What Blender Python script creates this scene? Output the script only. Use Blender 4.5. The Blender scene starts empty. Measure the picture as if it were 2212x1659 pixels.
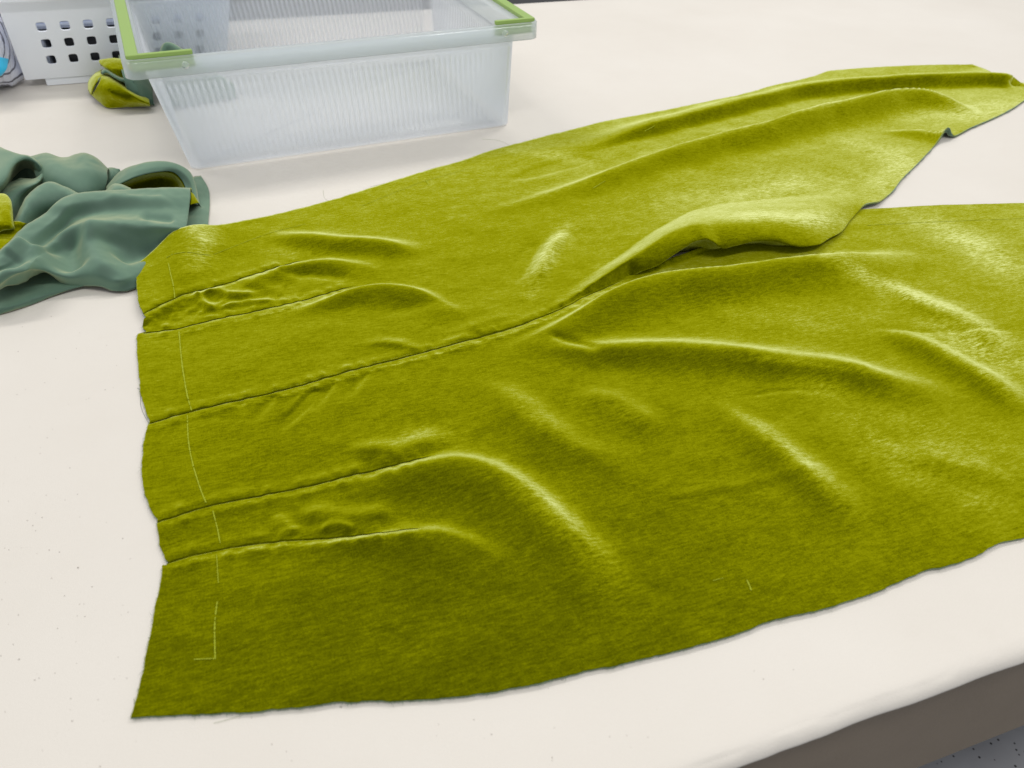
import bpy, bmesh, math, random
import numpy as np
from mathutils import Matrix, Vector
from mathutils.bvhtree import BVHTree
random.seed(7); rng = np.random.default_rng(7)
S = bpy.context.scene; C = S.collection

# ------------------------------------------------------------------ camera
FPX, CX, CY, HC = 1680.0, 1106.0, 829.5, 0.48
R = np.array([[0.9445608387, 0.1881273029, -0.2690965252],
              [-0.3269938210, 0.6130348769, -0.7192101784],
              [0.0296624841, 0.7673306703, 0.6405652031]])
cam = bpy.data.objects.new('camera', bpy.data.cameras.new('camera')); C.objects.link(cam)
cam.data.sensor_width = 36; cam.data.lens = 36 * FPX / 2212; cam.data.clip_start = .02; cam.data.clip_end = 60
m = Matrix(R.tolist()).to_4x4(); m.translation = Vector((0, 0, HC)); cam.matrix_world = m
cam.data.dof.use_dof = True; cam.data.dof.focus_distance = 0.85; cam.data.dof.aperture_fstop = 9.0
S.camera = cam
def ray(x, y):
    d = np.stack([np.asarray(x, float) - CX, -(np.asarray(y, float) - CY), np.full(np.shape(x), -FPX)], -1)
    return d @ R.T
def at(x, y, z=0.0):                       # point of the place seen at photo point x, y at height z above the table
    d = ray(x, y); t = (np.asarray(z, float) - HC) / d[..., 2]
    p = d * t[..., None]; p[..., 2] += HC
    return p
# ------------------------------------------------------------------ world + lamps (ceiling fluorescents of a workroom, plus an added near fill)
w = bpy.data.worlds.new('World'); S.world = w; w.use_nodes = True
w.node_tree.nodes['Background'].inputs[0].default_value = (.92, .955, 1, 1); w.node_tree.nodes['Background'].inputs[1].default_value = .52
def lamp(name, loc, size, power, rot=(0, 0, 0), col=(1, .98, .95)):
    l = bpy.data.lights.new(name, 'AREA'); l.shape = 'RECTANGLE'; l.size, l.size_y = size; l.energy = power; l.color = col
    o = bpy.data.objects.new(name, l); C.objects.link(o); o.location = loc; o.rotation_euler = rot
lamp('near_fill_lamp', (-1.1, 2.0, 2.2), (1.8, .30), 24)
lamp('near_fill_lamp', (1.7, 1.9, 2.2), (1.8, .30), 29)
lamp('near_fill_lamp', (.5, -.3, 2.3), (1.8, .30), 27)  # added fill on the near side, brightens the bin front and basket
cy_ = S.cycles; cy_.transparent_max_bounces = 40; cy_.max_bounces = 14; cy_.diffuse_bounces = 6; cy_.transmission_bounces = 12; cy_.glossy_bounces = 4
S.view_settings.view_transform = 'Standard'; S.view_settings.look = 'None'; S.view_settings.exposure = 0; S.view_settings.gamma = 1

# ------------------------------------------------------------------ helpers
def thing(name, label, cat, loc=(0, 0, 0), group=None):
    o = bpy.data.objects.new(name, None); C.objects.link(o); o.location = loc; o.empty_display_size = .02
    o['label'] = label; o['category'] = cat
    if group: o['group'] = group
    return o
def tag(o, label=None, cat=None, kind=None, group=None):
    for k, v in (('label', label), ('category', cat), ('kind', kind), ('group', group)):
        if v: o[k] = v
    return o
def wloc(o):
    p = Vector(o.location)
    while o.parent: o = o.parent; p = p + Vector(o.location)
    return p
def mesh_obj(name, verts, faces, mats, parent=None, smooth=True, mi=None, loc=None):
    me = bpy.data.meshes.new(name)
    v = np.asarray(verts, float)
    off = np.array(wloc(parent)) if parent else np.zeros(3)
    if loc is not None: off = np.array(loc, float)
    v = v - off
    me.from_pydata(v.tolist(), [], faces if isinstance(faces, list) else faces.tolist())
    for mt in (mats if isinstance(mats, (list, tuple)) else [mats]): me.materials.append(mt)
    if mi is not None: me.polygons.foreach_set('material_index', mi)
    if smooth: me.polygons.foreach_set('use_smooth', [True] * len(me.polygons))
    me.update()
    o = bpy.data.objects.new(name, me); C.objects.link(o)
    if parent: o.parent = parent
    elif loc is not None: o.location = loc
    return o
def grid_faces(nu, nv):
    i = np.arange(nu - 1)[:, None]; j = np.arange(nv - 1)[None, :]
    a = i * nv + j
    return np.stack([a, a + nv, a + nv + 1, a + 1], -1).reshape(-1, 4)
def pchip(x, y, xi):
    x = np.asarray(x, float); y = np.asarray(y, float)
    if y.ndim == 1: y = y[:, None]; sq = True
    else: sq = False
    h = np.diff(x)[:, None]; d = np.diff(y, axis=0) / h
    mm = np.zeros_like(y)
    if len(x) > 2:
        w1 = 2 * h[1:] + h[:-1]; w2 = h[1:] + 2 * h[:-1]
        ok = d[:-1] * d[1:] > 0
        with np.errstate(divide='ignore', invalid='ignore'):
            hm = (w1 + w2) / (w1 / d[:-1] + w2 / d[1:])
        mm[1:-1] = np.where(ok, hm, 0)
    mm[0] = d[0]; mm[-1] = d[-1]
    xi = np.asarray(xi, float); k = np.clip(np.searchsorted(x, xi, side='right') - 1, 0, len(x) - 2)
    hh = (x[k + 1] - x[k])[:, None]; t = ((xi - x[k])[:, None]) / hh
    r = (2*t**3 - 3*t**2 + 1) * y[k] + (t**3 - 2*t**2 + t) * hh * mm[k] + (-2*t**3 + 3*t**2) * y[k+1] + (t**3 - t**2) * hh * mm[k+1]
    return r[:, 0] if sq else r
def catmull(P, n):                          # resample a polyline (K,3) by arc length with a smooth curve
    P = np.asarray(P, float)
    s = np.concatenate([[0], np.cumsum(np.linalg.norm(np.diff(P, axis=0), axis=1) + 1e-9)]); s /= s[-1]
    K = len(P); T = np.zeros_like(P)
    for i in range(K):
        a, b = max(i - 1, 0), min(i + 1, K - 1); T[i] = (P[b] - P[a]) / (s[b] - s[a])
    xi = np.linspace(0, 1, n); k = np.clip(np.searchsorted(s, xi, side='right') - 1, 0, K - 2)
    h = (s[k+1] - s[k])[:, None]; t = (xi - s[k])[:, None] / h
    return (2*t**3-3*t**2+1)*P[k] + (t**3-2*t**2+t)*h*T[k] + (-2*t**3+3*t**2)*P[k+1] + (t**3-t**2)*h*T[k+1]
def hashn(ix, iy, seed):
    h = (ix * 374761393 + iy * 668265263 + seed * 1442695041) & 0xffffffff
    h = ((h ^ (h >> 13)) * 1274126177) & 0xffffffff
    return ((h ^ (h >> 16)) & 0xffff) / 65535.0 * 2 - 1
def vnoise(x, y, seed=0):
    ix = np.floor(x).astype(np.int64); iy = np.floor(y).astype(np.int64); fx = x - ix; fy = y - iy
    fx = fx*fx*fx*(fx*(fx*6-15)+10); fy = fy*fy*fy*(fy*(fy*6-15)+10)
    a = hashn(ix, iy, seed); b = hashn(ix+1, iy, seed); c = hashn(ix, iy+1, seed); d = hashn(ix+1, iy+1, seed)
    return (a*(1-fx)+b*fx)*(1-fy) + (c*(1-fx)+d*fx)*fy
def fbm(x, y, o=4, seed=0):
    r = 0; a = 1; t = 0
    for k in range(o):
        r = r + a * vnoise(x * 2**k + 17*k, y * 2**k - 31*k, seed + k); t += a; a *= .5
    return r / t
def sstep(a, b, x):
    t = np.clip((x - a) / (b - a), 0, 1); return t*t*(3-2*t)
def poly_dist(P, L):                        # signed distance (left +) and fraction along of points P (N,2) to polyline L (K,2)
    best = np.full(len(P), 1e9); sg = np.zeros(len(P)); fr = np.zeros(len(P))
    seg = np.linalg.norm(np.diff(L, axis=0), axis=1); cum = np.concatenate([[0], np.cumsum(seg)]); tot = cum[-1]
    for i in range(len(L) - 1):
        a, b = L[i], L[i+1]; ab = b - a; l2 = ab @ ab + 1e-12
        t = np.clip(((P - a) @ ab) / l2, 0, 1); q = a + t[:, None] * ab; d = P - q; dd = np.hypot(d[:, 0], d[:, 1])
        k = dd < best; best[k] = dd[k]
        sg[k] = np.sign(ab[0] * d[k, 1] - ab[1] * d[k, 0]); fr[k] = ((cum[i] + t * seg[i]) / tot)[k]
    return best * np.where(sg == 0, 1, sg), fr
# ------------------------------------------------------------------ materials
def mat(name):
    m_ = bpy.data.materials.new(name); m_.use_nodes = True; nt = m_.node_tree
    for n in list(nt.nodes): nt.nodes.remove(n)
    out = nt.nodes.new('ShaderNodeOutputMaterial'); return m_, nt, out
class NT:
    def __init__(s, nt): s.nt = nt
    def n(s, typ, ins=None, **kw):
        nd = s.nt.nodes.new(typ)
        for k, v in kw.items(): setattr(nd, k, v)
        for k, v in (ins or {}).items():
            if isinstance(v, bpy.types.NodeSocket): s.nt.links.new(v, nd.inputs[k])
            else: nd.inputs[k].default_value = v
        return nd
    def noise(s, scale, detail=3, rough=.55, stretch=(1, 1, 1), rot=0):
        tc = s.n('ShaderNodeNewGeometry')
        mp = s.n('ShaderNodeMapping', {0: tc.outputs['Position'], 'Scale': stretch, 'Rotation': (0, 0, rot)})
        return s.n('ShaderNodeTexNoise', {'Vector': mp.outputs[0], 'Scale': scale, 'Detail': detail, 'Roughness': rough}).outputs[0]
    def ramp(s, fac, stops):
        r = s.n('ShaderNodeValToRGB', {0: fac}); e = r.color_ramp.elements
        while len(e) < len(stops): e.new(.5)
        for k, (p, c) in enumerate(stops): e[k].position = p; e[k].color = c if len(c) == 4 else (*c, 1)
        return r.outputs[0]
    def math(s, op, a, b=None, clamp=False):
        d = {0: a}
        if b is not None: d[1] = b
        return s.n('ShaderNodeMath', d, operation=op, use_clamp=clamp).outputs[0]
def velvet_mat(name='velvet'):
    m_, nt, out = mat(name); q = NT(nt)
    blot = q.noise(26, 5, .62, (1, 1.7, 1), -.12)
    streak = q.noise(120, 6, .76, (1, 4.2, 1), .10)
    weft = q.noise(150, 4, .7, (6, 1, 1), .10)
    fine = q.noise(900, 3, .6, (1, 1.5, 1), .12)
    big = q.noise(7, 4, .6, (1, 1.4, 1), .3)
    h = q.math('ADD', q.math('MULTIPLY', streak, .00008), q.math('MULTIPLY', fine, .00010))
    bump = q.n('ShaderNodeBump', {'Height': h, 'Strength': .75, 'Distance': 1.0}).outputs[0]
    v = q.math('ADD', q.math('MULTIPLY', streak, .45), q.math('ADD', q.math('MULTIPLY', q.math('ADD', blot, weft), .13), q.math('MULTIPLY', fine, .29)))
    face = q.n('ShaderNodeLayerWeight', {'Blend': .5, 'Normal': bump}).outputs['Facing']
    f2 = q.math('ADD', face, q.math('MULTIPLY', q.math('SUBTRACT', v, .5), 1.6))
    at_ = q.n('ShaderNodeAttribute', attribute_name='crush_and_sheen').outputs['Fac']  # crushed pile, plus crest highlights and pale sheen painted into the colour
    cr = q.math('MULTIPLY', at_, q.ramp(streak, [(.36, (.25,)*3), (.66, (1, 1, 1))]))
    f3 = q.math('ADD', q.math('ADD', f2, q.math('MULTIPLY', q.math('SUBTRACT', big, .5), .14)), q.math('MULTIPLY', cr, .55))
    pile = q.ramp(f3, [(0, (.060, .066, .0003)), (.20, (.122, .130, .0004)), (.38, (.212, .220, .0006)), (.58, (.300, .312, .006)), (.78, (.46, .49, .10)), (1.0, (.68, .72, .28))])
    dif = q.n('ShaderNodeBsdfPrincipled', {'Base Color': pile, 'Roughness': .85, 'Specular IOR Level': .0, 'Normal': bump})
    nt.links.new(dif.outputs[0], out.inputs[0]); return m_
def sage_mat():
    m_, nt, out = mat('sage_backing'); q = NT(nt)
    t = q.noise(14, 4, .5); f = q.noise(1400, 2, .5)
    bump = q.n('ShaderNodeBump', {'Height': f, 'Strength': .5, 'Distance': .0003}).outputs[0]
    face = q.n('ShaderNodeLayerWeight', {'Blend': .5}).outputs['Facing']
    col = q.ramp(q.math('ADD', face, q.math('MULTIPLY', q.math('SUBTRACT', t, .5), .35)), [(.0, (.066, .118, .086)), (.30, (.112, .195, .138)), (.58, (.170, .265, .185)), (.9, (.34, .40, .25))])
    b = q.n('ShaderNodeBsdfPrincipled', {'Base Color': col, 'Roughness': .55, 'Specular IOR Level': .22, 'Normal': bump})
    nt.links.new(b.outputs[0], out.inputs[0]); return m_
def plain(name, col, rough=.5, spec=.5, bump=None, var=0.0, varscale=20, **kw):
    m_, nt, out = mat(name); q = NT(nt)
    ins = {'Base Color': (*col, 1), 'Roughness': rough, 'Specular IOR Level': spec}
    if var:
        t = q.noise(varscale, 4, .6)
        ins['Base Color'] = q.ramp(t, [(.3, tuple(c * (1 - var) for c in col)), (.7, tuple(min(1, c * (1 + var)) for c in col))])
    if bump:
        ins['Normal'] = q.n('ShaderNodeBump', {'Height': q.noise(bump[0], 3, .6), 'Strength': 1, 'Distance': bump[1]}).outputs[0]
    ins.update(kw)
    b = q.n('ShaderNodeBsdfPrincipled', ins); nt.links.new(b.outputs[0], out.inputs[0]); return m_
def table_mat():
    m_, nt, out = mat('table_cover'); q = NT(nt)
    a = q.noise(3.5, 4, .6); sp = q.noise(330, 2, .5); gr = q.noise(900, 2, .6); sc_ = q.noise(30, 4, .7, (1, 9, 1), -.5)
    base = q.ramp(a, [(.3, (.705, .655, .585)), (.7, (.742, .695, .628))])
    spot = q.ramp(sp, [(.765, (0, 0, 0)), (.80, (1, 1, 1))])
    c2 = q.n('ShaderNodeMix', {0: q.math('MULTIPLY', spot, .12), 6: base, 7: (.35, .32, .29, 1)}, data_type='RGBA').outputs[2]
    scr = q.ramp(sc_, [(.66, (0, 0, 0)), (.74, (1, 1, 1))])
    c3 = q.n('ShaderNodeMix', {0: q.math('MULTIPLY', scr, .10), 6: c2, 7: (.62, .60, .55, 1)}, data_type='RGBA').outputs[2]
    sm = q.ramp(q.noise(11, 5, .7, (1, 1.6, 1), .4), [(.58, (0, 0, 0)), (.74, (1, 1, 1))])
    c3 = q.n('ShaderNodeMix', {0: q.math('MULTIPLY', sm, .16), 6: c3, 7: (.66, .60, .53, 1)}, data_type='RGBA').outputs[2]
    bump = q.n('ShaderNodeBump', {'Height': q.math('ADD', gr, q.math('MULTIPLY', q.noise(60, 3, .5), 2.0)), 'Strength': .5, 'Distance': .0004}).outputs[0]
    b = q.n('ShaderNodeBsdfPrincipled', {'Base Color': c3, 'Roughness': .62, 'Specular IOR Level': .3, 'Normal': bump})
    nt.links.new(b.outputs[0], out.inputs[0]); return m_
def clear_plastic(name, col, opac, edge=.5, rough=.16):
    # frosted polypropylene: part of the light passes straight, the rest is scattered both ways
    m_, nt, out = mat(name); q = NT(nt)
    lw = q.n('ShaderNodeLayerWeight', {'Blend': .35}).outputs['Facing']
    rib = q.n('ShaderNodeAttribute', attribute_name='wall_thickness').outputs['Fac']
    fac = q.math('ADD', q.math('ADD', q.math('MULTIPLY', lw, edge), q.math('MULTIPLY', rib, .36)), opac, clamp=True)
    tr = q.n('ShaderNodeBsdfTransparent', {0: (.99, .995, 1, 1)}).outputs[0]
    df = q.n('ShaderNodeBsdfDiffuse', {0: (*col, 1)}).outputs[0]; tl = q.n('ShaderNodeBsdfTranslucent', {0: (*col, 1)}).outputs[0]
    body = q.n('ShaderNodeMixShader', {0: .84, 1: df, 2: tl}).outputs[0]
    mx = q.n('ShaderNodeMixShader', {0: fac, 1: tr, 2: body}).outputs[0]
    fr = q.n('ShaderNodeFresnel', {0: 1.42}).outputs[0]
    gl = q.n('ShaderNodeBsdfGlossy', {0: (1, 1, 1, 1), 'Roughness': rough}).outputs[0]
    o2 = q.n('ShaderNodeMixShader', {0: q.math('MULTIPLY', fr, .55), 1: mx, 2: gl}).outputs[0]
    nt.links.new(o2, out.inputs[0]); return m_
def floor_mat():
    m_, nt, out = mat('speckled_floor'); q = NT(nt)
    g = q.n('ShaderNodeNewGeometry').outputs['Position']
    vor = q.n('ShaderNodeTexVoronoi', {'Vector': g, 'Scale': 75.0, 'Randomness': 1.0})
    sp = q.ramp(vor.outputs['Distance'], [(.13, (1, 1, 1)), (.19, (0, 0, 0))])
    t = q.ramp(q.noise(9, 4), [(.3, (.33, .33, .35)), (.7, (.40, .40, .42))])
    c = q.n('ShaderNodeMix', {0: sp, 6: t, 7: (.03, .028, .03, 1)}, data_type='RGBA').outputs[2]
    b = q.n('ShaderNodeBsdfPrincipled', {'Base Color': c, 'Roughness': .4}); nt.links.new(b.outputs[0], out.inputs[0]); return m_
VELVET = velvet_mat(); SAGE = sage_mat(); TABLE = table_mat(); FLOOR = floor_mat()
CHALK = plain('tracing_line', (.33, .37, .03), .9, .0)
CLEAR = clear_plastic('clear_plastic', (.925, .955, 1.0), .36, .55)
CLEAR_RIM = clear_plastic('clear_plastic_rim', (.92, .97, 1.0), .40, .3)
LIME = plain('lime_plastic', (.30, .44, .11), .42, .45)
WHITE = plain('white_plastic', (.86, .89, .94), .38, .45)
DARK = plain('dark_goods', (.02, .02, .022), .6)
PAPER = plain('pale_paper', (.72, .77, .90), .6, .3, var=.12, varscale=35)
CYAN = plain('cyan_label', (.03, .45, .72), .4)
SIDE = plain('table_side', (.22, .176, .130), .6, .3, bump=(300, .0003), var=.04)
LEG = plain('table_leg', (.25, .23, .21), .5)
FRAY = plain('frayed_fibre', (.13, .20, .12), .8, .1)
THREAD = plain('thread', (.10, .14, .13), .7)
THREAD_PALE = plain('thread_pale', (.42, .46, .30), .7)

# ------------------------------------------------------------------ setting: floor, table
def box(x0, x1, y0, y1, z0, z1):
    v = [(x, y, z) for x in (x0, x1) for y in (y0, y1) for z in (z0, z1)]
    f = [(0, 1, 3, 2), (4, 6, 7, 5), (0, 4, 5, 1), (2, 3, 7, 6), (0, 2, 6, 4), (1, 5, 7, 3)]
    return np.array(v, float), [tuple(q) for q in f]
fl = mesh_obj('floor', [(-6, -5, -.86), (7, -5, -.86), (7, 7, -.86), (-6, 7, -.86)], [(0, 1, 2, 3)], FLOOR, smooth=False); fl['kind'] = 'structure'
EDGE_Y, FAR_Y, TX0, TX1 = 0.162, 1.838, -1.7, 2.6
tb = thing('table', 'long work table with padded cream cover under the green velvet', 'table', (0.4, 1.0, -.86))
# cover: top sheet + rolled front edge, one profile swept along x
prof = [(FAR_Y + .012, -.05), (FAR_Y + .012, -.012), (FAR_Y + .008, -.003), (FAR_Y, 0)]
ys = np.concatenate([np.linspace(FAR_Y - .03, .60, 30), np.linspace(.59, EDGE_Y + .02, 120)])
prof += [(y, 0.0) for y in ys]
rr = .010
for k in range(15):
    a = math.pi / 2 * k / 14; prof.append((EDGE_Y + .008 - (rr + .004) * math.sin(a), -rr + rr * math.cos(a)))
prof += [(EDGE_Y - .0015, -.012), (EDGE_Y + .001, -.020)]
prof = np.array(prof); xs = np.linspace(TX0, TX1, 1100)
X, Pi = np.meshgrid(xs, np.arange(len(prof)), indexing='ij')
Y = prof[Pi, 0]; Z = prof[Pi, 1]
near = sstep(EDGE_Y + .05, EDGE_Y, Y)
Y2 = Y + near * (.0012 * fbm(X * 22, Y * 30, 3, 5)); Z2 = Z + near * (.0010 * fbm(X * 30, Y * 60, 3, 9)) * (Z < -.001)
top = mesh_obj('table_cover', np.stack([X, Y2, Z2], -1).reshape(-1, 3), grid_faces(len(xs), len(prof))[:, ::-1], TABLE, tb)
v, f = box(TX0, TX1, EDGE_Y + .002, FAR_Y, -.188, -.021); mesh_obj('side_panel', v, f, SIDE, tb, smooth=False)
for (lx, ly) in ((TX0 + .1, EDGE_Y + .12), (TX1 - .1, EDGE_Y + .12), (TX0 + .1, FAR_Y - .12), (TX1 - .1, FAR_Y - .12)):
    v, f = box(lx - .03, lx + .03, ly - .03, ly + .03, -.86, -.188); mesh_obj('leg', v, f, LEG, tb, smooth=False)
# low dark block filling the strip beyond the far edge
db = thing('dark_block', 'low black block standing behind the far edge of the table', 'bench', (.3, 2.1, -.86))
v, f = box(-1.6, 2.4, 1.93, 2.5, -.80, -.10); mesh_obj('body', v, f, DARK, db, smooth=False)
v, f = box(-1.62, 2.42, 1.92, 2.52, -.098, -.06); mesh_obj('top_slab', v, f, DARK, db, smooth=False)
v, f = box(-1.5, 2.3, 1.97, 2.46, -.86, -.802); mesh_obj('plinth', v, f, DARK, db, smooth=False)

# ------------------------------------------------------------------ velvet panels
def dens(n, centres, width, boost):         # n samples on 0..1, denser round the centres
    x = np.linspace(0, 1, 6001); d = np.ones_like(x)
    for c in centres: d += boost * np.exp(-((x - c) / width) ** 2)
    c = np.cumsum(d); c = (c - c[0]) / (c[-1] - c[0])
    return np.interp(np.linspace(0, 1, n), c, x)
def panel(curves, nu, vs, waist):
    # curves: list of (v, [(x, y, z_cm)...]) ordered by v, matched by their share of the run left to right
    us = np.linspace(0, 1, nu)
    us = .45 * us + .55 * (us ** 1.25)
    cv = []
    for _, pts in curves:
        p = np.array([(a, b, (c[0] if c else 0)) for a, b, *c in pts], float)
        x = p[:, 0]; xi = x[0] + us * (x[-1] - x[0])
        yz = pchip(x, p[:, 1:], xi); cv.append(np.stack([xi, yz[:, 0], yz[:, 1]], -1))
    cv = np.array(cv)                       # K, nu, 3
    vk = np.array([c[0] for c in curves])
    P = pchip(vk, cv.reshape(len(vk), -1), vs).reshape(len(vs), nu, 3).transpose(1, 0, 2)
    w_ = np.array(waist, float); x_t = np.interp(P[0, :, 1], w_[:, 0], w_[:, 1])
    dx = x_t - P[0, :, 0]; dec = np.clip(1 - (P[..., 0] - P[:1, :, 0]) / 90.0, 0, 1) ** 2
    P[..., 0] += dx[None, :] * dec
    return P, us
def ridge_sum(XY, ridges):
    H = np.zeros(len(XY))
    for r in ridges:
        pts = np.array(r['p'], float); hgt = r['h']
        L = at(pts[:, 0], pts[:, 1], max(hgt, 0))[:, :2]
        L = catmull(L, max(12, 4 * len(L)))
        d, fr = poly_dist(XY, L)
        wl, wr = r['w']                      # width left (far side) / right (camera side)
        wob = (1 + .10 * fbm(XY[:, 0] * 14, XY[:, 1] * 14, 2, int(pts[0, 0]))) * np.interp(fr, [0, .35, 1], r.get('wk', (.55, 1, .9)))
        ww = np.where(d > 0, wl, wr) * wob
        a, b = r.get('t', (.2, .2))
        tp = (sstep(0, a, fr) if a > 0 else 1) * (sstep(0, b, 1 - fr) if b > 0 else 1)
        hv = hgt * np.interp(fr, np.linspace(0, 1, len(r['k'])), r['k']) if 'k' in r else hgt
        H += hv * tp * np.exp(-np.abs(d / ww) ** r.get('e', 2.0))
    return H
SEAM = [(325, 916), (415, 890), (520, 866), (640, 838), (760, 803), (870, 775), (1000, 740), (1130, 703), (1160, 690), (1226, 663), (1253, 647), (1312, 621), (1357, 600)]
D1 = [(313, 688), (322, 683), (395, 650), (449, 632), (522, 606), (595, 581), (661, 563)]
D2 = [(311, 721), (387, 711), (486, 687), (577, 669), (668, 647), (741, 625), (777, 616)]
D3 = [(339, 1130), (344, 1128), (387, 1116), (434, 1100), (504, 1085), (582, 1069), (680, 1050), (757, 1030), (855, 1010), (953, 987)]
D4 = [(358, 1219), (361, 1218), (406, 1204), (465, 1190), (523, 1180), (621, 1170), (738, 1165), (816, 1159), (926, 1147)]
T_A = [(292, 578, .8), (312, 564, .9), (351, 525, 1.6), (376, 503, 2.2), (403, 494, 2.4), (450, 492, 1.6), (562, 475, .3), (691, 443), (800, 410), (922, 372), (992, 352), (1066, 328), (1105, 317), (1195, 293), (1230, 285),
       (1293, 268), (1468, 235), (1617, 203), (1670, 188), (1753, 169, .2), (1793, 156, .4), (1861, 150, .5), (1988, 144, .5), (2099, 142, .4)]
A_curves = [
 (0, T_A),
 (.25, [(a, b, c) for (a, b), c in zip(D1, (.5, .5, .5, .3, .1, 0, 0))] + [(780, 538), (900, 500), (1200, 415), (1600, 300), (1900, 215), (2130, 153)]),
 (.35, D2 + [(880, 592), (1000, 560), (1300, 470), (1600, 390), (1900, 290), (2165, 172)]),
 (.80, [(322, 870), (700, 790), (1000, 705), (1130, 668), (1226, 625), (1312, 572, .1), (1437, 488, .2), (1508, 455, .2), (1625, 436, .2), (1722, 425, .1), (1840, 402), (1890, 385), (1930, 360), (1970, 325), (2030, 268), (2099, 238), (2190, 205), (2240, 189)]),
 (.92, [(323, 900), (700, 812), (1000, 728), (1130, 692), (1226, 652, .2), (1312, 596, 1.2), (1390, 545, 2.3), (1437, 514, 3.0), (1468, 500, 3.4), (1508, 490, 3.7), (1547, 491, 3.3), (1625, 484, 2.9), (1722, 477, 2.5), (1790, 462, 1.6), (1840, 442, .6), (1871, 425, .4), (1895, 412, .2), (1919, 398), (1949, 366), (1982, 334), (2013, 302), (2030, 284), (2099, 262), (2145, 244), (2190, 223), (2254, 193)]),
 (.97, SEAM + [(1380, 592, .6), (1420, 578, 1.1), (1439, 566, 1.5), (1476, 541, 2.4), (1506, 524, 2.9), (1525, 522, 2.9), (1540, 528, 2.5), (1551, 537, 1.9), (1562, 541, 1.6), (1585, 536, 1.7), (1638, 526, 1.8), (1664, 526, 1.7), (1701, 534, 1.4), (1731, 538, 1.1), (1765, 534, .9), (1791, 519, .7), (1817, 504, .5), (1836, 479, .3), (1871, 446, .5), (1895, 441, .4), (1919, 426), (1949, 390), (1982, 357), (2013, 324), (2027, 308, .3), (2044, 291, .8), (2050, 300, .1), (2099, 279), (2145, 259), (2190, 236), (2212, 221), (2265, 196)]),
 (1, [(a + 1, b + 5, -.1) for a, b in SEAM] + [(1380, 594, .1), (1420, 572, .5), (1476, 530, 1.6), (1506, 516, 2.2), (1530, 516, 1.9), (1562, 528, .7), (1638, 514, .8), (1701, 520, .7), (1765, 522, .6), (1791, 513, .4), (1836, 476, .2), (1871, 444, .3), (1895, 440), (1919, 425), (1949, 389), (1982, 356), (2013, 323), (2027, 307, .2), (2044, 290, .6), (2050, 299), (2099, 278), (2145, 258), (2190, 235), (2212, 220), (2265, 195)]),
]
waistA = [(578, 292), (600, 296), (640, 297), (670, 304), (684, 312), (689, 316), (694, 312), (705, 309), (716, 311), (721, 317), (726, 300), (735, 297), (790, 299), (850, 305), (900, 318), (916, 325)]
vA = dens(310, [.25, .35, .975], .012, 5)
PA, uA = panel(A_curves, 560, vA, waistA)
WA = at(PA[..., 0], PA[..., 1], PA[..., 2] * .01)
A_ridges = [
 dict(p=[(980, 444), (1109, 408), (1253, 369), (1312, 350), (1429, 313), (1546, 283), (1664, 260), (1786, 227), (1817, 222), (1891, 206), (1952, 194), (2013, 191), (2057, 195), (2106, 206), (2135, 222)], h=.028, w=(.014, .026), t=(.30, .12), k=(.25, .42, .65, 1, 1.1, .6), wk=(.8, 1, 1)),
 dict(p=[(1225, 303), (1343, 276), (1468, 246), (1617, 211), (1670, 200), (1719, 188), (1793, 179), (1866, 172), (1930, 168), (1988, 164), (2062, 162), (2120, 160), (2172, 162)], h=.021, w=(.030, .012), t=(.2, 0), e=2.4, k=(.6, .8, .9, 1, 1, 1.0), wk=(1, 1, 1)),
 dict(p=[(1896, 275), (1964, 280), (2043, 290), (2070, 292)], h=.009, w=(.006, .016), t=(.6, 0)),
 dict(p=[(560, 497), (620, 503), (704, 515), (814, 521), (868, 528), (925, 541)], h=.011, w=(.016, .018), t=(.35, .3)),
 dict(p=[(480, 626), (560, 599), (640, 574), (690, 566), (759, 568), (850, 582)], h=.0075, w=(.008, .015), t=(.4, .45), wk=(.5, 1, 1.2)),
 dict(p=[(600, 669), (690, 647), (765, 626), (820, 618), (870, 620), (920, 633), (985, 665), (1020, 690)], h=.010, w=(.009, .019), t=(.4, .45), wk=(.4, .9, 1.3)),
 dict(p=[(1226, 491), (1195, 534), (1172, 573), (1148, 625)], h=.006, w=(.010, .012), t=(.3, .3)),
 dict(p=[(1170, 520), (1135, 565), (1105, 620)], h=-.003, w=(.012, .012), t=(.3, .3)),
 dict(p=[(1100, 395), (1180, 372), (1290, 340)], h=-.004, w=(.014, .010), t=(.3, .3)),
 dict(p=[(430, 640), (470, 632), (520, 640), (560, 632)], h=.004, w=(.006, .006)),
 dict(p=[(470, 668), (520, 655), (600, 650)], h=.0035, w=(.005, .005)),
 dict(p=[(425, 634), (440, 655), (470, 672)], h=.004, w=(.004, .005)),
 dict(p=[(600, 600), (680, 598), (760, 606)], h=-.003, w=(.008, .008)),
 dict(p=[(960, 728), (1050, 700), (1140, 676)], h=.0022, w=(.010, .010), t=(.4, .4)),
 dict(p=[(760, 750), (830, 742), (880, 750), (915, 762)], h=.0026, w=(.009, .006), t=(.5, .2)), dict(p=[(800, 690), (900, 668), (1010, 660)], h=-.002, w=(.012, .010), t=(.4, .4)),
 dict(p=[(440, 505), (450, 540), (430, 580)], h=.004, w=(.016, .016), t=(.3, .5)),
]
def noise_z(XY, s):
    x, y = XY[:, 0], XY[:, 1]
    return .0010 * fbm(x * 9, y * 14, 3, s) + .00055 * fbm(x * 24, y * 36, 2, s + 7) + .00008 * fbm(x * 110, y * 170, 2, s + 13)
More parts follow.
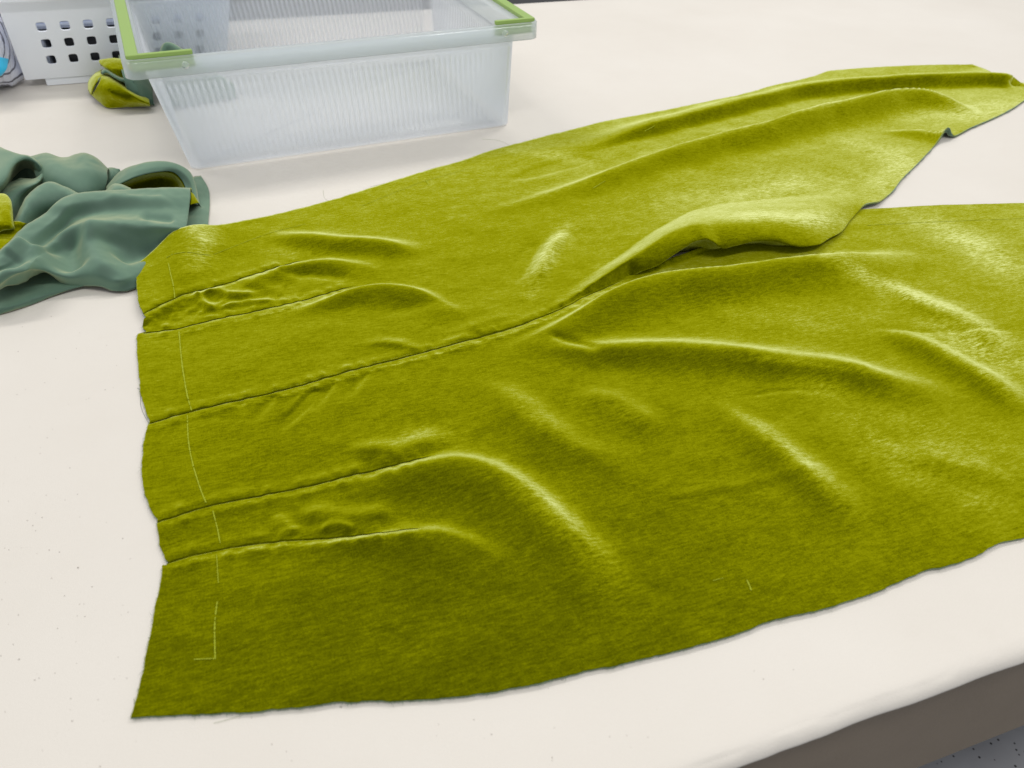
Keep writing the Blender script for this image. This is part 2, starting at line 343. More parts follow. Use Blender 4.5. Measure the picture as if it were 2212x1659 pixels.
def seams(XY, lines, g=.0017, wd=.00055, puff=.0011):
    H = np.zeros(len(XY)); fr_all = []
    for L2, tend in lines:
        q_ = np.array(L2, float); L = catmull(at(q_[:, 0], q_[:, 1], 0.002)[:, :2], 60)
        d, fr = poly_dist(XY, L); tp = sstep(0, tend, 1 - fr) if tend else 1.0
        ad = np.abs(d)
        # puckers run across the seam
        sl = fr * np.linalg.norm(np.diff(L, axis=0), axis=1).sum(); pk = 1 + .9 * vnoise(sl / .0065, sl * 0 + 3.3, 21) + .4 * fbm(XY[:, 0] * 85, XY[:, 1] * 40, 2, 21)
        H += tp * (puff * pk * np.exp(-((ad - .006) / .006) ** 2) - g * (1 + .35 * vnoise(sl / .004, sl * 0, 5)) * np.exp(-(ad / wd) ** 2))
    return H
jr = int(np.argmin(np.abs(vA - .97))); uk = (vA - .97) / .03
mk = sstep(1385, 1440, PA[:, jr, 0]) * sstep(1800, 1740, PA[:, jr, 0])
for j in range(jr + 1, len(vA)):              # the free crotch edge rolls under itself
    t_ = uk[j]; tgt = WA[:, jr].copy(); tgt[:, 1] += .004 * math.sin(math.pi * .5 * t_) * -1 * (1 - t_) + .026 * t_ ** 1.2; tgt[:, 2] = WA[:, jr, 2] * (1 - t_ ** 1.8) + (-.001) * t_ ** 1.8
    WA[:, j] = WA[:, j] * (1 - mk[:, None]) + tgt * mk[:, None]
xyA = WA.reshape(-1, 3)[:, :2]
mA = np.repeat(1 - sstep(.80, .90, vA)[None, :], PA.shape[0], 0)
mA = np.where(PA[..., 0] > 1300, mA, 1.0); mA = np.where((PA[..., 0] > 1230) & (PA[..., 0] <= 1300), mA * (PA[..., 0] - 1230) / 70 + (1 - (PA[..., 0] - 1230) / 70), mA)
mA = np.where(PA[..., 0] > 1930, 1.0, mA).reshape(-1)
hA = .0028 + noise_z(xyA, 3) + seams(xyA, [(D1, .12), (D2, .12)]) + mA * ridge_sum(xyA, A_ridges) + seams(xyA, [(SEAM, .1)], g=.0020)
strip = np.repeat(np.exp(-((vA - .30) / .045) ** 2)[None, :], PA.shape[0], 0).reshape(-1) * sstep(760, 560, PA[..., 0].reshape(-1))
hA += strip * .0026 * fbm(xyA[:, 0] * 60, xyA[:, 1] * 60, 3, 77)
VA = WA.reshape(-1, 3).copy(); VA[:, 2] += hA; VA[:, 2] = np.maximum(VA[:, 2], .0012)

TOPB = SEAM + [(1420, 577, .5), (1439, 567, .7), (1495, 546, .8), (1551, 530, .8), (1700, 500, .4), (1800, 472, .1), (1845, 458), (1892, 455), (1953, 451), (2039, 446), (2212, 442), (2560, 440)]
BOTB = [(286, 1557), (288, 1556), (465, 1547), (621, 1536), (738, 1522), (933, 1516), (1094, 1495), (1180, 1478), (1250, 1458), (1340, 1440), (1382, 1429), (1439, 1417), (1589, 1375), (1664, 1347), (1791, 1317), (1907, 1276), (1975, 1246), (2087, 1214), (2162, 1177), (2212, 1166), (2560, 1050)]
B_curves = [
 (0, TOPB), (.06, [(a, b + 12 + (8 if a > 800 else 0)) for a, b, *_ in TOPB]),
 (.36, D3 + [(1080, 965), (1250, 930), (1600, 860), (2212, 750), (2560, 700)]),
 (.50, D4 + [(1080, 1120), (1250, 1085), (1600, 1010), (2212, 880), (2560, 810)]),
 (1, BOTB)]
waistB = [(916, 325), (925, 321), (960, 312), (1020, 308), (1075, 315), (1115, 332), (1128, 342), (1134, 340), (1180, 345), (1210, 357), (1219, 366), (1226, 353), (1250, 350), (1400, 322), (1556, 287)]
vB = dens(360, [0, .36, .50], .012, 5)
PB, uB = panel(B_curves, 600, vB, waistB)
WB = at(PB[..., 0], PB[..., 1], PB[..., 2] * .01)
B_ridges = [
 dict(p=[(1060, 734), (1130, 712), (1190, 688), (1250, 662), (1320, 628), (1390, 604), (1457, 590), (1570, 579), (1683, 562), (1776, 551), (1870, 537), (1960, 528), (2030, 530)], h=.021, w=(.012, .034), t=(.35, .3), wk=(.6, 1, 1)),
 dict(p=[(1120, 716), (1160, 735), (1230, 742), (1330, 747), (1383, 747), (1495, 750), (1607, 759), (1720, 776), (1832, 789), (1926, 815), (2058, 832), (2110, 850)], h=.0125, w=(.020, .022), t=(.3, .25)),
 dict(p=[(1880, 700), (1964, 727), (2039, 761), (2133, 813), (2189, 858), (2240, 905)], h=.0085, w=(.018, .022), t=(.35, .3)),
 dict(p=[(1520, 850), (1603, 909), (1662, 952), (1721, 1003), (1799, 1061), (1865, 1124), (1890, 1160)], h=.0075, w=(.018, .022), t=(.4, .4)),
 dict(p=[(1010, 800), (1096, 854), (1173, 917), (1232, 956), (1291, 979), (1400, 990)], h=.0072, w=(.018, .024), t=(.35, .5)),
 dict(p=[(680, 1058), (800, 1030), (900, 1009), (970, 996), (1037, 1006), (1115, 1044), (1173, 1093), (1224, 1143), (1291, 1198), (1340, 1260), (1370, 1320)], h=.0118, w=(.015, .034), t=(.38, .35), wk=(.35, .9, 1.2)),
 dict(p=[(640, 1178), (780, 1170), (900, 1156), (955, 1156), (1010, 1175), (1070, 1210), (1130, 1275)], h=.0065, w=(.010, .026), t=(.4, .45), wk=(.35, .8, 1.3)),
 dict(p=[(1230, 845), (1330, 870), (1408, 917), (1450, 945)], h=.0045, w=(.016, .016), t=(.3, .4)),
 dict(p=[(740, 955), (800, 970), (860, 975), (930, 950), (1000, 940)], h=.005, w=(.014, .012), t=(.3, .4)),
 dict(p=[(690, 842), (655, 880), (620, 915), (590, 960)], h=-.0032, w=(.006, .007), t=(.1, .6)), dict(p=[(660, 850), (630, 885), (595, 915)], h=.0016, w=(.004, .005), t=(.1, .6)),
 dict(p=[(725, 828), (700, 858), (670, 900)], h=-.002, w=(.005, .006), t=(.1, .6)),
 dict(p=[(800, 806), (775, 830), (740, 880)], h=-.0018, w=(.005, .006), t=(.1, .6)),
 dict(p=[(600, 858), (565, 890), (540, 930)], h=-.002, w=(.006, .006), t=(.1, .6)),
 dict(p=[(590, 1112), (625, 1142), (640, 1160)], h=.0025, w=(.006, .006), t=(.4, .2)),
 dict(p=[(690, 1155), (720, 1140), (770, 1150)], h=.003, w=(.005, .005)),
 dict(p=[(640, 1105), (760, 1120), (860, 1100)], h=.004, w=(.012, .010)),
 dict(p=[(1890, 600), (1990, 650), (2100, 700), (2200, 780)], h=.005, w=(.02, .02), t=(.3, .3)),
 
 dict(p=[(1600, 862), (1700, 850), (1830, 858)], h=-.0006, w=(.004, .003)), dict(p=[(1860, 712), (2000, 722), (2212, 716)], h=-.0014, w=(.004, .003)), dict(p=[(1400, 1080), (1600, 1050), (1800, 1010)], h=.0010, w=(.006, .006)), dict(p=[(1180, 730), (1230, 745), (1300, 772)], h=-.003, w=(.006, .008)), dict(p=[(1900, 980), (2080, 1010), (2212, 1060)], h=.0018, w=(.016, .016)), dict(p=[(480, 1290), (700, 1260), (900, 1275)], h=.0012, w=(.02, .02)),
]
xyB = WB.reshape(-1, 3)[:, :2]
hB = .0028 + noise_z(xyB, 43) + seams(xyB, [(D3, .12), (D4, .12)]) + ridge_sum(xyB, B_ridges) + seams(xyB, [(SEAM, .1)], g=.0020)
VB = WB.reshape(-1, 3).copy(); VB[:, 2] += hB; VB[:, 2] = np.maximum(VB[:, 2], .0012)
# raw cut edges: slight waver + settle on the table
def raw_edge(V, nu, nv, do_top, do_bot, do_left, keep=None):
    G = V.reshape(nu, nv, 3)
    for on, sl in ((do_top, (slice(None), slice(0, 6))), (do_bot, (slice(None), slice(nv - 6, nv))), (do_left, (slice(0, 5), slice(None)))):
        if on:
            g = G[sl]; p_ = g.reshape(-1, 3)
            p_[:, 0] += .0009 * fbm(p_[:, 0] * 120, p_[:, 1] * 120, 3, 61); p_[:, 1] += .0009 * fbm(p_[:, 0] * 120 + 9, p_[:, 1] * 120, 3, 67)
            G[sl] = p_.reshape(g.shape)
    return G.reshape(-1, 3)
VA = raw_edge(VA, len(uA), len(vA), True, False, True); VB = raw_edge(VB, len(uB), len(vB), False, True, True)
gar = thing('velvet_trouser_half', 'chartreuse velvet garment with darts and a middle seam, spread across the table', 'fabric', (.3, .7, 0))
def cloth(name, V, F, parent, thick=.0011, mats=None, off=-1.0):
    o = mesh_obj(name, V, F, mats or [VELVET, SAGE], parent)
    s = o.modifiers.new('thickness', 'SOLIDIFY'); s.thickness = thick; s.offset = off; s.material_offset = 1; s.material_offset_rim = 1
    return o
FA = grid_faces(len(uA), len(vA))[:, ::-1]; FB = grid_faces(len(uB), len(vB))[:, ::-1]
def up(V, F):
    a, b, c = V[F[:, 0]], V[F[:, 1]], V[F[:, 2]]; return np.median(np.cross(b - a, c - a)[:, 2]) > 0
if not up(VA, FA): FA = FA[:, ::-1]
if not up(VB, FB): FB = FB[:, ::-1]
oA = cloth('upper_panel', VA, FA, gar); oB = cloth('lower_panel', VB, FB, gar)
oA['label'] = 'farther leg panel with a rolled crotch edge'; oB['label'] = 'nearer leg panel running out of the picture'
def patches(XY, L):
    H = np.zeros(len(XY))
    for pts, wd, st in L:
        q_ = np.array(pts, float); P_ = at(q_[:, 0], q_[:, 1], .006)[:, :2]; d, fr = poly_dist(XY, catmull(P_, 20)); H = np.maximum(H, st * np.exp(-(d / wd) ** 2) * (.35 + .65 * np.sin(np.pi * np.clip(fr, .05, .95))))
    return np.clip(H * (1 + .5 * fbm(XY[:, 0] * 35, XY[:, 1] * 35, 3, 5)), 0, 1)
def set_crush_sheen(o, V, L):  # one mask for crushed spots, seam fuzz and painted fold highlights
    a_ = o.data.attributes.new('crush_and_sheen', 'FLOAT', 'POINT'); a_.data.foreach_set('value', patches(V[:, :2], L).astype(np.float32))
_off = lambda L, d: [(a, b + d) for a, b, *_ in L]
set_crush_sheen(oA, VA, [(_off(D1, -3), .0022, .45), (_off(D2, 4), .0025, .5), (_off(SEAM, -4), .002, .35), ([(425, 510), (440, 545), (425, 585)], .016, .9), ([(1226, 485), (1195, 534), (1172, 573), (1148, 630)], .012, .7), ([(1560, 505), (1640, 500), (1730, 500), (1800, 480)], .020, .85), ([(1700, 272), (1780, 252), (1860, 232)], .010, .6),
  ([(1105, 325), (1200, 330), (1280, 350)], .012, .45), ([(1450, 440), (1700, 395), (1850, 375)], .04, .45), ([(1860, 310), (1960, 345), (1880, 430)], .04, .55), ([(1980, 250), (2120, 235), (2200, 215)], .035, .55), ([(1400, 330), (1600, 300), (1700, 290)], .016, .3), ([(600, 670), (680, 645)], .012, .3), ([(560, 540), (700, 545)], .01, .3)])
set_crush_sheen(oB, VB, [(_off(SEAM, 4), .0024, .7), (_off(D3, 4), .0024, .5), (_off(D4, 4), .0024, .6), ([(1780, 575), (1900, 610), (2010, 655), (2120, 720)], .018, .8), ([(1990, 470), (2100, 520), (2230, 600)], .035, .7), ([(2020, 660), (2120, 740), (2240, 800)], .04, .65), ([(1850, 900), (1960, 1000), (2080, 1060)], .03, .4), ([(1500, 650), (1700, 680), (1850, 690)], .03, .25), ([(1700, 555), (1830, 545)], .010, .6), ([(1400, 590), (1480, 578)], .008, .6),
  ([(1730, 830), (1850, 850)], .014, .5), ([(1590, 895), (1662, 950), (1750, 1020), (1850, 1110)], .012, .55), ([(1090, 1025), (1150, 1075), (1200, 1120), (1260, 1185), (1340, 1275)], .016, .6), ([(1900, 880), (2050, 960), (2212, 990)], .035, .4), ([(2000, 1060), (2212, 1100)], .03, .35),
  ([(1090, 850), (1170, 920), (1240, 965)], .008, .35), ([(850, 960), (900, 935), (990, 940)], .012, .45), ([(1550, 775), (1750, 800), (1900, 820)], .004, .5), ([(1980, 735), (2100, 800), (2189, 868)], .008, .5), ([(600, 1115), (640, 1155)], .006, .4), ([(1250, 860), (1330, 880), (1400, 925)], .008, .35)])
def fringe(V, nu, nv, rows, parent, n, seed):
    G = V.reshape(nu, nv, 3); r_ = np.random.default_rng(seed); VV, FF = [], []
    for (E_, I_) in rows:
        E = G[E_]; I = G[I_]; out = E - I; out[:, 2] = 0; out /= np.linalg.norm(out, axis=1)[:, None] + 1e-9
        seg = np.linalg.norm(np.diff(E, axis=0), axis=1); cum = np.concatenate([[0], np.cumsum(seg)])
        for _ in range(int(n * cum[-1])):
            t = r_.uniform(0, cum[-1]); k = min(np.searchsorted(cum, t), len(E) - 1); p = E[k] * 1.0; o_ = out[k]; tg = np.array([-o_[1], o_[0], 0])
            if k > 0: p = E[k-1] + (E[k] - E[k-1]) * r_.random()
            ln = r_.uniform(.0006, .0022) * (2.2 if r_.random() < .05 else 1); d = o_ + tg * r_.normal(0, .8); d /= np.linalg.norm(d)
            w_ = .00009; s_ = np.array([-d[1], d[0], 0]) * w_; z0 = max(p[2] - .0004, .0008)
            a = np.array([p[0], p[1], z0]); m_ = a + d * ln * .5 + [0, 0, .0002]; e = a + d * ln + tg * ln * r_.normal(0, .3); e[2] = max(.0004, z0 - .0006)
            i = len(VV); VV += [a - s_, a + s_, m_ + s_, m_ - s_, e]; FF += [(i, i+1, i+2, i+3), (i+3, i+2, i+4)]
    o = mesh_obj('frayed_edge', VV, FF, FRAY, parent, smooth=False); o['kind'] = 'stuff'; return o
_s = slice(None)
fringe(VA, len(uA), len(vA), [((_s, 0), (_s, 2)), ((0, _s), (2, _s)), ((slice(400, None), -1), (slice(400, None), -4))], gar, 900, 1)
fringe(VB, len(uB), len(vB), [((_s, -1), (_s, -3)), ((0, _s), (2, _s))], gar, 900, 2)
bvh = BVHTree.FromPolygons(np.vstack([VA, VB]).tolist(), FA.tolist() + (FB + len(VA)).tolist())
def on_velvet(x, y):
    d = ray(x, y); h_ = bvh.ray_cast(Vector((0, 0, HC)), Vector(d.tolist()).normalized())
    return None if h_[0] is None else np.array(h_[0])
def tracing(lines, parent, width=.0011, dash=True):
    V, F = [], []
    for L in lines:
        L = np.array([(a, b, 0) for a, b in L], float); n = max(4, int(np.linalg.norm(np.diff(L, axis=0), axis=1).sum() / 2.2))
        Q = catmull(L, n); pts = [on_velvet(a + random.uniform(-.35, .35), b) for a, b, _ in Q]
        for k in range(len(pts) - 1):
            if pts[k] is None or pts[k+1] is None: continue
            if dash and random.random() < .03: continue
            a, b = pts[k], pts[k+1]; t = b - a; ln = np.linalg.norm(t)
            if ln > .02 or ln < 1e-6: continue
            nrm = np.array([-t[1], t[0], 0]) / (ln + 1e-9); w_ = width * random.uniform(.5, 1.15) / 2; up_ = np.array([0, 0, .0005])
            i = len(V); V += [a - nrm * w_ + up_, a + nrm * w_ + up_, b + nrm * w_ + up_, b - nrm * w_ + up_]; F.append((i, i+1, i+2, i+3))
    return mesh_obj('tracing_line', V, F, CHALK, parent, smooth=False)
for L, wd in (([(364, 569), (370, 597), (375, 619), (378, 644)], .0012), ([(360, 557), (375, 549), (408, 545), (432, 549), (457, 551)], .0012),
          ([(462, 550), (576, 506), (660, 484)], .0007), ([(780, 446), (870, 409), (925, 389), (1016, 364)], .0007), ([(921, 389), (926, 400)], .0016),
          ([(387, 716), (390, 753), (396, 804), (405, 855), (414, 887)], .0013), ([(405, 898), (407, 949), (416, 1000), (434, 1059), (445, 1086)], .0011),
          ([(460, 1104), (470, 1143), (476, 1174)], .0009), ([(468, 1198), (472, 1260)], .0006), ([(470, 1300), (468, 1311), (464, 1354), (465, 1424)], .0010), ([(419, 1425), (465, 1423)], .0008),
          ([(1613, 1253), (1623, 1276)], .0012), ([(1540, 1255), (1562, 1249)], .0005), ([(300, 590), (312, 573)], .0006), ([(1873, 487), (1982, 481), (2212, 472)], .0008), ([(1281, 407), (1307, 391)], .0011), ([(1393, 284), (1414, 272)], .0011)):
    tracing([L], gar, wd)
# ------------------------------------------------------------------ loft from traced folds
def loft(name, curves, mats, parent, nu=60, nv=36, noise=.0012, seed=0, solid=.0007, ridges=(), flip=False, k=1.0):
    cs = []
    for c in curves:
        p = np.array(c, float); cs.append(catmull(at(p[:, 0], p[:, 1], p[:, 2] * .01 * k), nu))
    cs = np.array(cs); K = len(cs)
    G = np.stack([catmull(cs[:, i], nv) if K > 2 else cs[0, i] + np.linspace(0, 1, nv)[:, None] * (cs[1, i] - cs[0, i]) for i in range(nu)], 0)
    V = G.reshape(-1, 3)
    for rp, rh, rw in ridges:
        rp = np.array(rp, float); d_, f_ = poly_dist(V[:, :2], catmull(at(rp[:, 0], rp[:, 1], rp[:, 2] * .01)[:, :2], 24)); V[:, 2] += rh * np.exp(-(d_ / rw) ** 2) * sstep(0, .2, f_) * sstep(0, .2, 1 - f_)
    V[:, 2] += noise * fbm(V[:, 0] * 45 + seed, V[:, 1] * 45, 3, seed) + noise * .4 * fbm(V[:, 0] * 140, V[:, 1] * 140, 2, seed + 3)
    V[:, 2] = np.maximum(V[:, 2], .0014)
    F = grid_faces(nu, nv)
    a, b, c = V[F[:, 0]], V[F[:, 1]], V[F[:, 2]]; N = np.cross(b - a, c - a)
    view = (np.array([0, 0, HC]) - a); s_ = np.median(np.einsum('ij,ij->i', N, view))
    if (s_ < 0) != flip: F = F[:, ::-1]
    o = mesh_obj(name, V, F, mats, parent)
    if solid:
        sd = o.modifiers.new('thickness', 'SOLIDIFY'); sd.thickness = solid; sd.offset = -1
        if len(mats) > 1: sd.material_offset = 1; sd.material_offset_rim = 0
    return o

# ------------------------------------------------------------------ sage heap at the left
heap = thing('folded_fabric', 'crumpled velvet turned to its sage green back, heaped at the left edge of the table', 'fabric', (-.15, .9, 0))
SV, VS = [SAGE, VELVET], [VELVET, SAGE]
# flat layers underneath
loft('cloth_layer', [[(395, 400, .3), (419, 381, .3), (434, 379, .3)], [(392, 425, .3), (425, 410, .4), (450, 407, .25)], [(385, 470, .4), (425, 450, .5), (453, 437, .25)], [(380, 505, .4), (420, 494, .4), (449, 492, .25)]], SV, heap, seed=2, noise=.0006)
loft('cloth_layer', [[(-60, 610, .6), (40, 590, .8), (150, 590, .8), (230, 600, .6)], [(-60, 640, .8), (40, 628, .9), (110, 616, .8), (200, 616, .5)], [(-60, 672, .7), (20, 664, .7), (90, 640, .6), (180, 619, .35)], [(-60, 690, .15), (0, 679, .15), (70, 657, .15), (157, 622, .15)]], SV, heap, seed=5, noise=.001)
# rear lobes
loft('cloth_fold', [[(55, 372, .4), (110, 350, .4), (170, 352, .4), (240, 384, .3)], [(62, 340, 3.4), (100, 330, 4.0), (134, 340, 3.4), (180, 330, 3.9), (207, 340, 3.4), (236, 366, 2.2)], [(70, 352, 4.2), (105, 345, 4.8), (150, 352, 4.4), (190, 349, 4.4), (232, 372, 3.0)],
     [(75, 375, 3.9), (120, 378, 4.4), (170, 385, 4.0), (205, 382, 3.6), (233, 388, 2.6)], [(85, 400, 2.9), (130, 412, 3.0), (180, 424, 2.6), (226, 412, 1.8)], [(95, 440, .5), (130, 450, .5), (180, 450, .5), (222, 430, .4)]], SV, heap, seed=11)
loft('cloth_fold', [[(-70, 360, 1), (0, 345, 1), (50, 350, 1), (100, 372, 1)], [(-70, 318, 5.4), (-20, 312, 6.0), (0, 317, 6.2), (34, 331, 6.2), (62, 336, 5.8), (84, 350, 5.0), (95, 368, 3.8)],
     [(-60, 350, 6.4), (-10, 345, 6.6), (20, 343, 6.6), (46, 338, 6.4), (66, 341, 6.0), (83, 356, 5.2), (93, 372, 4.0)],
     [(-50, 420, 6.0), (-5, 400, 6.2), (14, 383, 6.2), (28, 362, 6.0), (44, 347, 5.8), (62, 347, 5.4), (78, 362, 4.7), (89, 378, 3.8)],
     [(-40, 450, 4.0), (0, 415, 4.0), (16, 396, 4.0), (30, 372, 3.9), (46, 357, 3.9), (62, 357, 3.8), (74, 368, 3.4), (84, 380, 3.0)],
     [(-30, 430, 1), (5, 410, 1), (22, 392, 1), (36, 380, 1), (50, 372, 1), (64, 370, 1), (74, 376, 1), (80, 385, 1)]], SV, heap, seed=17, noise=.0008)
loft('cloth_fold', [[(-40, 430, 2.8), (5, 400, 3.4), (40, 386, 3.6), (76, 384, 4.2), (94, 372, 4.2)], [(-40, 470, 3.6), (5, 428, 3.8), (40, 408, 4.1), (74, 398, 4.4), (94, 384, 3.8)], [(-30, 500, 3.2), (8, 470, 3.0), (34, 440, 3.0), (62, 416, 3.0), (90, 400, 2.6)], [(-20, 530, 1), (20, 490, 1), (50, 460, 1), (80, 430, 1)]], SV, heap, seed=19)
loft('fold_lining', [[(-60, 400, 5), (-10, 365, 5), (30, 345, 4.6), (60, 342, 4.2), (88, 356, 3.4)], [(-60, 410, 3), (-10, 380, 3), (30, 362, 3), (60, 358, 3), (86, 372, 2.6)], [(-60, 430, 1), (0, 410, 1), (40, 395, 1), (64, 388, 1), (88, 392, 1)]], [SAGE, VELVET], heap, seed=18, noise=.0006)
# arched lobe, olive inside
loft('cloth_fold', [[(228, 440, .4), (262, 412, .4), (320, 392, .4), (372, 392, .4), (415, 420, .4), (438, 452, .3)], [(229, 404, 2.3), (259, 371, 3.8), (297, 355, 4.7), (344, 348, 4.9), (384, 355, 4.4), (411, 372, 3.2), (424, 404, 1.8), (430, 440, .8)],
     [(230, 408, 2.5), (260, 382, 4.0), (297, 367, 4.8), (344, 359, 4.9), (382, 364, 4.4), (405, 382, 3.4), (417, 408, 2.2), (426, 442, 1.2)],
     [(232, 412, 2.4), (262, 396, 3.7), (297, 381, 4.4), (344, 371, 4.5), (374, 372, 4.1), (392, 388, 3.2), (402, 408, 2.4), (412, 438, 1.5)]], SV, heap, seed=23, noise=.0006, flip=True)
loft('fold_lining', [[(234, 412, 2.3), (264, 397, 3.5), (297, 382, 4.1), (344, 373, 4.2), (372, 375, 3.9), (389, 389, 3.1), (399, 408, 2.3)], [(250, 415, 1.2), (275, 402, 1.8), (305, 392, 2.0), (345, 385, 2.0), (368, 388, 1.9), (384, 398, 1.6), (392, 412, 1.2)], [(262, 425, .5), (300, 418, .5), (350, 414, .5), (400, 420, .4)]], [VELVET, SAGE], heap, seed=29, noise=.0006)
loft('cloth_fold', [[(222, 440, .5), (240, 420, .6), (280, 425, .6), (300, 435, .5)], [(228, 412, 3.2), (243, 399, 3.9), (260, 398, 3.9), (282, 406, 3.4)], [(224, 428, 3.4), (245, 416, 4.0), (265, 414, 4.0), (288, 420, 3.4)], [(215, 460, 1), (250, 450, 1), (290, 450, 1)]], SV, heap, seed=31)
loft('cloth_fold', [[(224, 384, .5), (236, 376, .5), (262, 376, .5)], [(226, 372, 1.6), (237, 362, 2.2), (258, 364, 2.2)], [(226, 392, 1.6), (240, 380, 2.2), (262, 376, 1.6)], [(226, 420, .5), (240, 410, .6), (262, 400, .5)]], SV, heap, seed=37)
# middle small lobe
loft('cloth_fold', [[(30, 520, 1), (60, 450, 1.4), (90, 430, 1.4), (160, 440, 1)], [(26, 486, 3.6), (46, 446, 4.6), (58, 424, 5.0), (78, 406, 5.3), (106, 392, 5.2), (137, 401, 4.6), (172, 418, 3.6)], [(30, 490, 4.2), (54, 450, 5.1), (68, 430, 5.4), (86, 415, 5.6), (108, 405, 5.5), (134, 412, 5.0), (164, 426, 4.2)],
     [(40, 500, 3.8), (66, 462, 4.4), (90, 445, 4.6), (120, 440, 4.2), (155, 445, 3.4)], [(60, 520, 1.8), (90, 490, 1.8), (130, 470, 1.6), (165, 465, 1.4)]], SV, heap, seed=41)
# front lobe
FR = [([(-30, 602, 4), (40, 590, 4), (72, 566, 4), (90, 540, 4), (110, 520, 4)], .009, .010), ([(150, 505, 3.5), (152, 545, 3), (165, 590, 2)], -.009, .012), ([(250, 560, 2), (290, 538, 2), (340, 520, 2)], -.008, .012),
      ([(195, 480, 4), (205, 520, 3.5), (215, 570, 2.5), (240, 600, 2)], .008, .014), ([(60, 545, 4), (90, 505, 4.3), (140, 470, 4)], -.006, .012), ([(220, 425, 5), (300, 440, 4), (380, 435, 3.5)], .003, .008), ([(300, 470, 3.5), (380, 474, 3)], -.005, .008), ([(20, 560, 4.5), (60, 515, 5)], .006, .010)]
loft('cloth_fold', [[(-60, 610, .6), (60, 540, .6), (150, 480, .6), (280, 440, .6), (410, 430, .3)],
     [(-60, 580, 4.0), (0, 540, 4.5), (56, 486, 4.8), (100, 455, 5.2), (141, 426, 5.4), (188, 415, 5.2), (281, 409, 4.6), (350, 405, 4.0), (411, 406, 3.2)],
     [(-60, 590, 4.4), (0, 556, 4.9), (60, 503, 5.2), (105, 470, 5.4), (150, 443, 5.5), (205, 430, 5.2), (290, 426, 4.6), (355, 424, 4.0), (411, 424, 3.2)],
     [(-60, 606, 4.2), (0, 578, 4.4), (60, 540, 4.3), (100, 508, 4.0), (150, 478, 3.9), (205, 462, 4.0), (290, 455, 3.7), (355, 452, 3.3), (408, 455, 2.6)],
     [(-60, 612, 4.0), (0, 588, 4.0), (70, 556, 3.8), (110, 520, 3.8), (150, 493, 4.2), (190, 480, 4.4), (240, 480, 4.3), (290, 484, 3.9), (355, 489, 3.2), (402, 494, 2.4)],
     [(-60, 618, 3.8), (0, 600, 3.8), (80, 572, 3.3), (120, 545, 2.7), (160, 520, 3.2), (192, 500, 4.0), (240, 500, 3.6), (290, 505, 3.0), (350, 505, 2.4), (398, 504, 1.8)],
     [(-60, 622, 3.8), (0, 606, 3.9), (60, 596, 3.6), (90, 575, 3.2), (130, 575, 2.4), (165, 560, 2.6), (195, 535, 3.0), (240, 535, 2.2), (290, 540, 1.6), (340, 530, 1.3), (372, 515, 1.2)],
     [(-60, 630, 3.4), (0, 619, 3.4), (55, 603, 3.2), (100, 592, 2.6), (150, 600, 1.9), (185, 595, 2.0), (220, 600, 1.8), (262, 604, 1.6), (300, 585, 1.2), (330, 556, 1.0), (352, 535, 1.0)],
     [(-60, 634, 2.2), (0, 630, 2.2), (58, 612, 1.6), (104, 606, .8), (150, 619, .4), (185, 620, .4), (219, 625, .4), (262, 630, .35), (296, 621, .3), (304, 590, .4), (340, 560, .4)]], SV, heap, nu=110, nv=90, seed=47, noise=.0010, ridges=FR)
loft('cloth_corner', [[(411, 405, 3.1), (413, 425, 2.6), (411, 442, 2.0)], [(413, 411, 3.0), (422, 425, 2.1), (430, 438, 1.4)], [(412, 418, 2.6), (420, 434, 1.7), (428, 441, 1.2)]], [VELVET, SAGE], heap, seed=53, nu=20, nv=12, noise=.0002)
# velvet face showing at far left
loft('velvet_turnback', [[(-60, 430, 1), (-10, 440, 1), (10, 450, 1), (20, 470, 1)], [(-60, 410, 4.6), (0, 418, 5.4), (14, 421, 5.6), (24, 434, 5.5), (27, 450, 5.2)], [(-60, 440, 6.2), (-5, 440, 6.2), (12, 450, 6.2), (22, 462, 6.0), (29, 480, 5.4)], [(-60, 490, 5.6), (-10, 485, 5.8), (8, 488, 5.8), (22, 490, 5.6), (32, 492, 5.0)], [(-60, 515, 5.0), (-10, 506, 5.0), (5, 500, 5.0), (20, 496, 4.8), (30, 495, 4.6)]], [VELVET, SAGE], heap, seed=59)
loft('velvet_turnback', [[(-60, 500, 4.6), (0, 490, 4.8), (30, 478, 5.0), (58, 484, 5.0)], [(-60, 530, 4.6), (0, 510, 4.6), (30, 496, 4.6), (50, 492, 4.6)], [(-60, 575, 4.2), (-20, 552, 4.4), (5, 535, 4.4), (40, 503, 4.4)]], [VELVET, SAGE], heap, seed=61)

